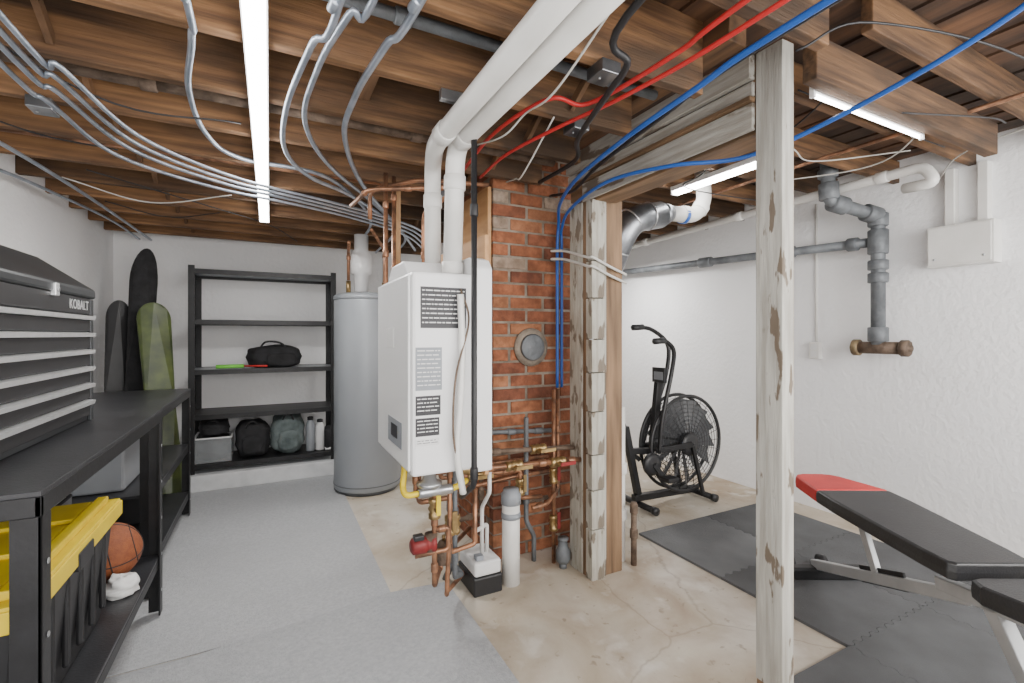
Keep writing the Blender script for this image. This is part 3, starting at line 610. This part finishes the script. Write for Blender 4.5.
pipe('copper_pipe','vertical copper pipe rising behind the white heater','pipe',[(.515,2.38,1.0),(.515,2.38,2.06)],.011,'copper',V,fit=[(0,.62,.035),(0,.85,.035)])
pipe('copper_pipe','vertical copper pipe rising behind the white heater','pipe',[(.565,2.42,1.0),(.565,2.42,2.06)],.011,'copper',V,fit=[(0,.55,.035),(0,.9,.035)])
pipe('copper_pipe','vertical copper pipe rising beside the vent','pipe',[(.73,2.45,1.0),(.73,2.45,1.90),(.74,2.1,1.90)],.011,'copper',V,fit=[(0,.75,.035)])
pipe('copper_pipe','copper run with soldered elbows under the joists','pipe',[(.38,2.58,1.93),(.42,2.33,1.95),(.76,2.15,1.96),(.76,2.15,2.06)],.011,'copper','horizontal copper pipes',fit=[(0,.8,.03),(1,.5,.035),(1,.9,.035)])
pipe('copper_pipe','copper run with soldered elbows under the joists','pipe',[(.46,2.5,1.85),(.46,2.5,2.0),(.66,2.28,2.02),(1.0,2.2,2.02)],.011,'copper','horizontal copper pipes',fit=[(1,.3,.035),(2,.5,.035)])
pipe('copper_pipe','copper pipe dropping to the storage tank','pipe',[(.835,3.92,1.685),(.835,3.92,1.95),(.6,3.2,1.95)],.012,'copper','horizontal copper pipes',fit=[(0,.8,.035)])
pipe('copper_pipe','copper pipe dropping to the storage tank','pipe',[(.555,3.92,1.685),(.555,3.92,1.91),(.5,3.5,1.91)],.012,'copper','horizontal copper pipes',fit=[(0,.8,.035)])
rbox((.60,2.58,1.35),(.64,2.622,2.079),'freshwood','timber_hanger',.002,label='pale timber upright behind the copper pipes',cat='timber')
# gas pipe in front of heater
pipe('gas_pipe','black iron gas pipe running down the heater side','pipe',[(.665,1.595,2.08),(.665,1.595,.70),(.665,1.72,.62)],.011,'cable',rad=.02,fit=[(0,.27,.045),(0,.97,.045)])
pipe('drain_hose','white flexible drain hose hanging on the heater side','hose',[(.625,1.63,1.40),(.63,1.625,1.2),(.62,1.62,1.0),(.61,1.625,.82),(.64,1.64,.66)],.013,'pvc',curve=True)
pipe('electrical_cable','thin brown power cord looped on the heater side','cable',[(.63,1.64,1.42),(.655,1.622,1.3),(.60,1.61,1.1),(.59,1.61,.9),(.62,1.63,.75)],.004,'rust',curve=True,n=6)
# ---- plumbing cluster under the heater
GC='copper pipes below the heater'
def cp(pts,r=.011,m='copper',lab='copper water pipe below the white heater',g=GC,fit=(),nm='copper_pipe',**k):
    return pipe(nm,lab,'pipe',pts,r,m,g,rad=.018,fit=fit,**k)
IR='grey iron pipe running across the brickwork'
cp([(.52,1.85,.738),(.52,1.85,.60),(.60,1.86,.60),(.60,1.86,.22),(.72,2.10,.22),(.95,2.34,.22)],fit=[(0,.5,.03),(2,.3,.035),(2,.8,.035),(3,.6,.035)])
cp([(.56,1.95,.738),(.56,1.95,.54),(.70,1.95,.54),(.70,1.95,.30),(.83,1.98,.30),(.83,1.98,.55)],fit=[(1,.5,.03),(2,.5,.03)])
cp([(.64,2.02,.738),(.64,2.02,.64),(.86,2.02,.625),(1.44,2.02,.60)],.014,fit=[(2,.1,.04),(2,.3,.04),(2,.6,.04),(2,.9,.04)])
cp([(.66,2.1,.738),(.66,2.1,.68),(.90,2.08,.685),(1.32,2.08,.66),(1.44,2.08,.65)],.012,'rust',IR,'iron pipes below the heater',nm='iron_pipe',fit=[(2,.2,.04),(2,.7,.04)])
cp([(.72,2.14,.738),(.72,2.14,.57),(1.16,2.16,.545),(1.16,2.16,.40),(1.30,2.18,.38)],.011,fit=[(1,.3,.04),(1,.8,.04),(2,.5,.03)])
cp([(.60,1.86,.45),(.66,1.86,.45),(.66,1.86,.36),(.52,1.86,.36)],fit=[(0,.5,.03)])
cp([(.74,2.0,.738),(.74,2.0,.16),(.82,2.12,.10),(.82,2.34,.10)],.012,'iron',IR,'iron pipes below the heater',nm='iron_pipe',fit=[(0,.2,.045),(0,.5,.045),(0,.85,.05)])
cp([(.68,1.90,.738),(.68,1.90,.48),(.66,1.88,.16),(.70,2.0,.10),(.86,2.20,.06),(.95,2.34,.06)],.010,fit=[(0,.3,.035),(1,.3,.035)])
cp([(.85,2.30,.738),(1.12,2.31,.72),(1.44,2.31,.70)],.013,'iron',IR,'iron pipes below the heater',nm='iron_pipe',fit=[(1,.2,.045),(1,.75,.05)])
cp([(.83,2.28,.45),(1.20,2.30,.47),(1.42,2.30,.47)],.011,fit=[(0,.5,.035),(1,.4,.035)])
cp([(.96,2.30,.56),(1.42,2.31,.555)],.010,fit=[(0,.3,.035),(0,.7,.035)])
cp([(1.12,2.27,.33),(1.40,2.28,.33)],.013,'rust','rusty iron pipe across the brick base','iron pipes below the heater',nm='iron_pipe',fit=[(0,.2,.045),(0,.8,.045)])
cp([(.83,2.26,.30),(1.0,2.30,.30),(1.0,2.30,.50)],.012,'rust','rusty iron pipe across the brick base','iron pipes below the heater',nm='iron_pipe',fit=[(0,.6,.045),(1,.5,.05)])
cp([(.93,2.04,.60),(.93,2.04,.50),(.93,2.13,.40),(.93,2.13,.16)],.010,'pvc','thin white drain tube dropping into the pump','white drain tubes',nm='drain_tube')
cp([(.88,2.1,.45),(.88,2.1,.30),(.97,2.16,.30),(.97,2.16,.16)],.010,'pvc','thin white drain tube dropping into the pump','white drain tubes',nm='drain_tube')
cp([(1.24,2.24,.80),(1.24,2.24,.24),(1.30,2.26,.14),(1.30,2.26,.0)],.013,'iron','grey iron pipe running down in front of brickwork','iron floor pipes',nm='iron_pipe',fit=[(0,.3,.04),(0,.8,.04)])
cp([(.80,2.22,.60),(.80,2.22,.10),(.80,2.3,.0)],.016,'iron','grey iron pipe running down in front of brickwork','iron floor pipes',nm='iron_pipe',fit=[(0,.4,.05),(0,.8,.05)])
cp([(1.385,2.19,.95),(1.385,2.19,.0)],.011,'copper','copper riser standing beside the door jamb',fit=[(0,.4,.035),(0,.6,.035),(0,.8,.035)])
cp([(1.425,2.21,.95),(1.425,2.21,.40),(1.30,2.12,.36),(1.20,2.10,.36)],.011,'copper','copper riser standing beside the door jamb',fit=[(0,.4,.035),(2,.5,.035)])
for p,d,h in [((.60,1.86,.54),(0,0,1),(0,-1,0)),((1.05,2.02,.617),(1,0,0),(0,-1,0)),((1.22,2.08,.667),(1,0,0),(0,-1,0)),((.70,1.95,.42),(0,0,1),(0,-1,0)),((1.385,2.19,.22),(0,0,1),(0,-1,0)),((.78,2.02,.632),(1,0,0),(0,-1,.4)),((.90,2.145,.56),(1,0,0),(0,-1,0)),((1.30,2.02,.605),(1,0,0),(0,-1,0)),((.74,2.0,.40),(0,0,1),(-.3,-1,0)),((1.16,2.16,.46),(0,0,1),(0,-1,0)),((1.385,2.19,.48),(0,0,1),(0,-1,0))]:
    b=B();valve(b,p,d,h,1.25,'yellow' if p[0]<.61 else ('brass' if p[0]<1.3 else 'redpaint'));b.obj('ball_valve',label='small brass lever valve on the copper pipework',cat='valve',group='brass valves below the heater')
P=[B().lathe((.56,1.80,.645),[(.012,0),(.045,.008),(.05,.016),(.05,.024),(.03,.032),(.022,.06),(.012,.064)],'steel',24).obj('diaphragm_housing'),B().lathe((.515,1.80,.63),[(.018,0),(.02,.01),(.02,.13),(.018,.14)],'steel',14,(1,0,0)).obj('regulator_body')]
thing('gas_regulator','dull silver gas regulator hanging below the heater','gas regulator',P)
pipe('gas_hose','short yellow gas connector at the regulator','hose',[(.515,1.80,.63),(.47,1.805,.63),(.465,1.84,.65),(.475,1.86,.70),(.48,1.87,.738)],.012,'yellow',curve=True)
pipe('gas_hose','short yellow gas connector at the regulator','hose',[(.655,1.80,.63),(.69,1.80,.64),(.73,1.84,.64)],.012,'yellow',curve=True)
P=[B().lathe((.50,1.86,.40),[(.02,0),(.032,.008),(.034,.06),(.028,.065),(.028,.08),(.036,.085),(.036,.10)],'redpaint',24,(1,0,0)).obj('motor'),B().lathe((.585,1.86,.37),[(.024,0),(.026,.07)],'rust',16).obj('pump_housing'),B().box((.505,1.815,.435),(.545,1.85,.455),'blackp').obj('terminal_box',.004)]
thing('circulator_pump','small red circulator pump on the copper pipework','pump',P)
P=[B().lathe((.66,1.92,.27),[(.012,0),(.03,.006),(.034,.03),(.034,.075),(.02,.10),(.01,.105)],'rust',18).obj('separator_body'),B().cyl((.66,1.92,.375),(.66,1.92,.395),.008,'brass',10).obj('air_vent')]
thing('air_separator','rusty iron air separator among the copper pipes','air separator',P)
P=[B().box((.86,2.06,0.0),(1.01,2.28,.09),'blackp').obj('reservoir',.008),B().box((.865,2.065,.091),(1.005,2.275,.16),'paper').obj('motor_cover',.012),B().box((.88,2.08,.161),(.92,2.12,.185),'greylabel').obj('switch',.004)]
thing('condensate_pump','black and white condensate pump standing on the concrete','pump',P)
P=[B().lathe((1.08,2.11,0),[(.045,0),(.045,.40)],'pvc',24).obj('canister_body'),B().lathe((1.08,2.11,.401),[(.05,0),(.05,.05),(.04,.06),(.04,.075)],'greylabel',24).obj('cap'),B().lathe((1.08,2.11,.33),[(.0485,0),(.0485,.03)],'greylabel',24).obj('band')]
thing('neutralizer_canister','white plastic condensate canister with grey cap','canister',P)
P=[B().lathe((1.40,2.12,.03),[(.03,0),(.04,.02),(.04,.06),(.03,.08),(.02,.12)],'iron',16).obj('valve_body'),B().lathe((1.40,2.12,.15),[(.03,0),(.03,.012)],'iron',16).obj('hand_wheel')]
P.append(B().cyl((1.40,2.12,0),(1.40,2.12,.03),.02,'iron').obj('base_pipe'))
thing('floor_valve','old grey iron valve standing on the floor pipe','valve',P)
pipe('waste_pipe','white painted pipe rising behind the door jamb','pipe',[(1.735,2.05,0),(1.735,2.05,.85)],.026,'pvc',fit=[(0,.3,.06),(0,.6,.06)])
pipe('iron_pipe','rusty iron pipe stub behind the door jamb','pipe',[(1.76,1.97,0),(1.76,1.97,.34)],.016,'rust',fit=[(0,.5,.05),(0,.9,.05)])
# ------------------------------------------------------------------ duct & gym pipes
P=[B().sweep(fillet([(1.81,2.26,1.60),(1.80,2.16,1.76),(1.86,2.1,1.92),(2.08,2.1,1.97)],.10,8),.078,'galv',24).obj('duct_elbow')]
for c,ax in [((1.80,2.17,1.745),(.1,-.5,1)),((1.86,2.11,1.91),(1,-.2,.8)),((1.98,2.1,1.95),(1,0,.2))]: P.append(B().ring(c,.079,.005,'steel',ax,32,6).obj('seam_ring'))
P.append(B().sweep([(2.08,2.1,1.97),(2.16,2.1,1.99)],[.078,.05],'galv',24).obj('reducer'))
thing('vent_duct','dull galvanised duct elbow above the doorway','duct',P)
P=B().lathe((2.26,2.1,1.99),[(.053,0),(.053,.025)],'pexblue',20,(1,0,.05)).obj('tape_band');P['label']='blue tape band'
pipe('vent_pipe','white PVC pipe joining the galvanised duct','pipe',[(2.16,2.1,1.99),(2.38,2.1,2.0),(2.46,2.1,2.10),(2.48,2.14,2.34)],.046,'pvc',rad=.08,fit=[(0,.55,.05,'coupling'),(1,.5,.05,'coupling')],fr=1.14,n=20,extra=[P])
pipe('waste_pipe','long white PVC pipe running along the exercise wall','pipe',[(3.1,4.0,2.10),(3.1,1.22,2.15),(3.1,1.17,2.05),(3.12,1.32,2.06)],.028,'pvc',rad=.05,fit=[(0,.25,.06),(0,.6,.06),(0,.93,.06)],fr=1.2,n=16)
pipe('iron_pipe','painted grey iron pipe along the plaster wall','pipe',[(3.37,4.9,1.96),(3.37,1.62,1.835)],.030,'iron',fit=[(0,.62,.12),(0,.85,.05),(0,.975,.06)],fr=1.45,n=16)
X=[B().cyl((3.37,1.66,1.17),(3.37,1.44,1.17),.038,'rust',18).obj('tee_body'),B().lathe((3.37,1.66,1.17),[(.045,0),(.052,.004),(.052,.035),(.03,.038),(.025,.05)],'rustybrass',18,(0,1,0)).obj('cleanout_plug'),B().lathe((3.37,1.44,1.17),[(.05,0),(.05,.04),(.02,.042),(.02,.055)],'rust',8,(0,-1,0)).obj('cleanout_plug')]
pipe('iron_pipe','thick grey iron drop pipe with rusty cleanout tee','pipe',[(3.37,1.56,1.19),(3.37,1.56,1.99),(3.02,1.655,2.06),(3.0,1.66,2.34)],.038,'iron',rad=.06,fit=[(0,.80,.15,'tee'),(0,.62,.06),(0,.97,.08),(0,.52,.06),(1,.14,.10,'elbow_collar'),(1,.82,.10,'elbow_collar'),(2,.22,.10,'elbow_collar'),(2,.6,.05),(0,.08,.09)],fr=1.42,n=16,extra=X)
P=[B().box((3.40,1.04,1.64),(3.50,1.33,1.87),'pvc').obj('box_body',.004),B().box((3.392,1.05,1.65),(3.399,1.32,1.86),'pvc').obj('cover_plate',.003)]
for y in (1.08,1.29): P.append(B().cyl((3.392,y,1.68),(3.389,y,1.68),.006,'steel',8).obj('screw'))
thing('junction_box','white painted electrical junction box on the plaster wall','junction box',P)
for y in (1.10,1.24):
    rbox((3.44,y-.022,1.872),(3.50,y+.022,2.195),'pvc','wire_duct',.004,label='white painted wiring channel above the junction box',cat='conduit',group='wiring channels above the junction box')
pipe('electrical_conduit','thin white conduit dropping to the wall outlet','conduit',[(3.49,2.0,2.19),(3.49,2.0,1.205)],.009,'pvc')
P=[B().box((3.455,1.965,1.08),(3.50,2.035,1.20),'pvc').obj('outlet_body',.004)]
for z in (1.095,1.145):P.append(B().box((3.452,1.98,z),(3.4545,2.02,z+.04),'paper').obj('socket'))
thing('wall_outlet','white surface-mounted electrical outlet on the plaster wall','outlet',P)
# ------------------------------------------------------------------ LED lights and slim glowing strip
def led(x0,x1,y0,y1,z,em,lab,nm='led_light',dz=.022):
    ax=(x1-x0)>(y1-y0)
    P=[B().box((x0,y0,z),(x1,y1,z+.03),'white').obj('housing',.004)]
    i=.006
    P.append(B().box((x0+i,y0+i,z-dz),(x1-i,y1-i,z-.0005),em).obj('diffuser',.004))
    if ax:E=[((x0-.012,y0,z-dz),(x0-.0005,y1,z+.03)),((x1+.0005,y0,z-dz),(x1+.012,y1,z+.03))]
    else:E=[((x0,y0-.012,z-dz),(x1,y0-.0005,z+.03)),((x0,y1+.0005,z-dz),(x1,y1+.012,z+.03))]
    for a,c in E:P.append(B().box(a,c,'white').obj('end_cap'))
    thing(nm,lab,'light',P)
led(-.066,-.004,.95,3.66,2.049,'emit','long white LED strip light glowing under the joists')
led(2.28,2.34,1.55,2.20,2.169,'emit2','white LED strip light above the exercise corner')
led(1.62,2.35,.930,.945,2.060,'emit3','slim LED strip light fixed behind the timber beam',dz=.016)  # emissive strip placed to show a thin bright edge below the beam
# ------------------------------------------------------------------ air bike
def bike():
    P=[];Yc=2.6;fc=Vector((2.79,Yc,.435));R=.355
    for s in (-1,1):
        b=B();o=Vector((0,s*.055,0))
        b.ring(fc+o,R,.013,'blackp',(0,1,0),56,8)
        for k in range(2,12): b.ring(fc+Vector((0,s*(.055+.03*(1-k/12.)),0)),R*k/12,.0022,'blackp',(0,1,0),48,5)
        for k in range(28):
            a=TAU*k/28;d=Vector((math.cos(a),0,math.sin(a)));b.sweep([fc+Vector((0,s*.085,0))+d*.05,fc+Vector((0,s*.056,0))+d*R],.0022,'blackp',5)
        b.lathe(fc+Vector((0,s*.08,0)),[(.085,0),(.085,.012),(.05,.02)],'blackp',24,(0,s,0))
        P.append(b.obj('fan_cage'))
    b=B()
    for k in range(14):
        a=TAU*k/14;d=Vector((math.cos(a),0,math.sin(a)));t=Vector((-math.sin(a),0,math.cos(a)))
        p=fc+d*.02;q=fc+d*(R-.03);w=.062
        vs=[p+Vector((0,-.03,0))-t*w*.3,p+Vector((0,.03,0))+t*w*.3,q+Vector((0,.035,0))+t*w,q+Vector((0,-.035,0))-t*w]
        vs+= [v+t*.003 for v in vs];b.add(vs,[(0,1,2,3),(7,6,5,4),(0,4,5,1),(1,5,6,2),(2,6,7,3),(3,7,4,0)],'fan')
    b.cyl(fc+Vector((0,-.05,0)),fc+Vector((0,.05,0)),.03,'blackp')
    P.append(b.obj('fan_blade'))
    b=B();b.bar((2.32,Yc,.08),(2.96,Yc,.06),.05,.045,'black').bar((2.36,Yc,.10),(2.24,Yc,.60),.045,.045,'black').bar((2.30,Yc,.42),(2.50,Yc,.40),.045,.04,'black')
    for s in (-1,1):
        b.bar((2.46,Yc+s*.075,.42),(2.79,Yc+s*.11,.435),.02,.04,'black');b.bar((2.90,Yc+s*.11,.06),(2.79,Yc+s*.11,.435),.02,.03,'black')
    b.bar((2.50,Yc,.40),(2.56,Yc,.90),.04,.055,'black')
    P.append(b.obj('frame',.004))
    for x,z in ((2.36,.035),(2.95,.035)):
        P.append(B().cyl((x,Yc-.16,z),(x,Yc+.16,z),.022,'black',14).obj('stabiliser'))
        for s in (-1,1):P.append(B().cyl((x,Yc+s*.155,z),(x,Yc+s*.19,z),.028,'blackp',14).obj('foot_cap'))
    P.append(B().lathe((2.42,Yc-.07,.33),[(.08,0),(.08,.02),(.05,.03)],'blackp',28,(0,-1,0)).bar((2.42,Yc-.10,.33),(2.50,Yc-.11,.24),.02,.03,'blackp').obj('crank'))
    P.append(B().bar((2.42,Yc+.04,.33),(2.34,Yc+.12,.42),.02,.03,'blackp').obj('crank_arm'))
    P.append(B().box((2.45,Yc-.21,.22),(2.55,Yc-.12,.25),'blackp').obj('pedal',.005));P.append(B().box((2.29,Yc+.13,.41),(2.39,Yc+.22,.44),'blackp').obj('pedal',.005))
    P.append(B().bar((2.24,Yc,.55),(2.12,Yc+.02,.86),.04,.04,'black').obj('seat_post'))
    P.append(B().blob((2.07,Yc+.05,.88),(.12,.09,.04),'vinyl',.8,20).obj('seat'))
    for s,pts in ((-1,[(2.44,1.21),(2.53,1.20),(2.60,1.13),(2.60,.98),(2.55,.80),(2.50,.60),(2.48,.40)]),(1,[(2.44,1.31),(2.60,1.29),(2.76,1.18),(2.74,1.0),(2.66,.78),(2.54,.58),(2.48,.40)])):
        y=Yc+s*.09
        P.append(B().sweep(catmull([(x,y+(s*.02 if z>1 else 0),z) for x,z in pts]),.016,'black',10).obj('handle_arm'))
        x,z=pts[0];P.append(B().cyl((x-.03,y+s*.02,z-.005),(x+.07,y+s*.02,z),.022,'blackp',12).obj('grip'))
    P.append(B().box((2.545,Yc-.07,.90),(2.575,Yc+.05,1.01),'blackp').box((2.542,Yc-.06,.92),(2.5445,Yc+.03,.98),'greylabel').obj('console',.006))
    thing('exercise_bike','black fan exercise bike with caged wheel and moving handles','exercise bike',P,loc=(2.6,Yc,0))
bike()
# ------------------------------------------------------------------ weight bench
def wbench():
    P=[];T0=Vector((2.50,1.46,0));D=Vector((-.47,-.88,0)).normalized();N=Vector((.88,-.47,0)).normalized()
    def w(a,b,z):return T0+D*a+N*b+Vector((0,0,z))
    def pad(profile,z0,z1,t,m,nm,a0,a1):
        L=[(a,-h) for a,h in profile]+[(a,h) for a,h in profile[::-1]]
        zz=lambda a:z0+(z1-z0)*(a-a0)/(a1-a0)
        b=B();n=len(L);layers=[(-t/2,.93),(-t*.42,.985),(0,1.0),(t*.42,.985),(t/2,.93)]
        am=(a0+a1)/2;vs=[];fs=[]
        for h,sc in layers:
            for a,x in L:
                vs.append(w(am+(a-am)*(1-(1-sc)*.35),x*sc,zz(a)+h))
        for i in range(len(layers)-1):
            for k in range(n): fs.append((i*n+k,i*n+(k+1)%n,(i+1)*n+(k+1)%n,(i+1)*n+k))
        fs.append(tuple(range(n))[::-1]);o=(len(layers)-1)*n;fs.append(tuple(range(o,o+n)))
        b.add(vs,fs,m);return b.obj(nm,.006)
    head=pad([(0,.05),(.015,.085),(.05,.11),(.30,.165)],.50,.515,.06,'red','head_pad',0,.30);head['label']='red upholstered head end'
    P.append(head)
    P.append(pad([(.302,.166),(.42,.170),(.85,.15),(.93,.14),(.945,.12)],.515,.49,.06,'vinyl','back_pad',.302,.945))
    P.append(pad([(.99,.10),(1.0,.13),(1.05,.15),(1.30,.12),(1.34,.09)],.47,.50,.06,'vinyl','seat_pad',.99,1.34))
    b=B();b.bar(w(.03,0,.075),w(.88,0,.37),.04,.045,'silverpaint').bar(w(.75,0,.36),w(1.28,0,.44),.045,.045,'silverpaint').bar(w(.93,0,.40),w(1.15,0,.06),.045,.045,'silverpaint')
    P.append(b.obj('frame',.004))
    b=B().bar(w(.30,.09,.478),w(.88,.07,.455),.03,.03,'black').bar(w(.30,-.09,.478),w(.88,-.07,.455),.03,.03,'black').bar(w(.34,-.10,.465),w(.34,.10,.465),.03,.03,'black').bar(w(.34,0,.462),w(.45,0,.24),.025,.035,'silverpaint')
    P.append(b.obj('pad_support',.003))
    P.append(B().bar(w(.05,-.24,.045),w(.05,.24,.045),.06,.06,'black').obj('foot_bar',.01))
    P.append(B().bar(w(1.16,-.26,.043),w(1.16,.26,.043),.06,.06,'black').obj('foot_bar',.01))
    for s in (-1,1):
        P.append(B().cyl(w(.05,s*.24,.045),w(.05,s*.275,.045),.03,'blackp',16).obj('end_cap'))
        P.append(B().cyl(w(-.05,s*.1,.05),w(-.05,s*.07,.05),.036,'blackp',18).obj('wheel'))
    P.append(B().bar(w(.36,.0,.195),w(.60,.0,.28),.012,.07,'black').obj('adjustment_ladder',.003))
    thing('weight_bench','adjustable black padded weight bench with red head end','weight bench',P,loc=tuple(w(.6,0,.013)))
wbench()
# ------------------------------------------------------------------ lights
def area(loc,rot,sx,sy,e,col=(1,.98,.95)):
    l=bpy.data.lights.new('fill_light','AREA');l.shape='RECTANGLE';l.size=sx;l.size_y=sy;l.energy=e;l.color=col  # added fill lights without fixtures, brightening the room and joists
    o=bpy.data.objects.new('fill_light',l);o.location=loc;o.rotation_euler=rot;COL.objects.link(o)
area((.6,-.9,1.5),(math.radians(85),0,0),3.0,1.2,86)
area((0,-.5,.6),(math.radians(150),0,math.radians(-10)),2.0,.8,18)
area((2.6,-.6,1.5),(math.radians(85),0,0),1.4,1.2,66)
area((.2,3.0,1.95),(0,0,0),.3,.3,20)
area((2.85,3.6,2.0),(0,0,0),.4,.4,28)
w=bpy.data.worlds.new('world');bpy.context.scene.world=w;w.use_nodes=True;w.node_tree.nodes['Background'].inputs[0].default_value=(.8,.85,.9,1);w.node_tree.nodes['Background'].inputs[1].default_value=.3
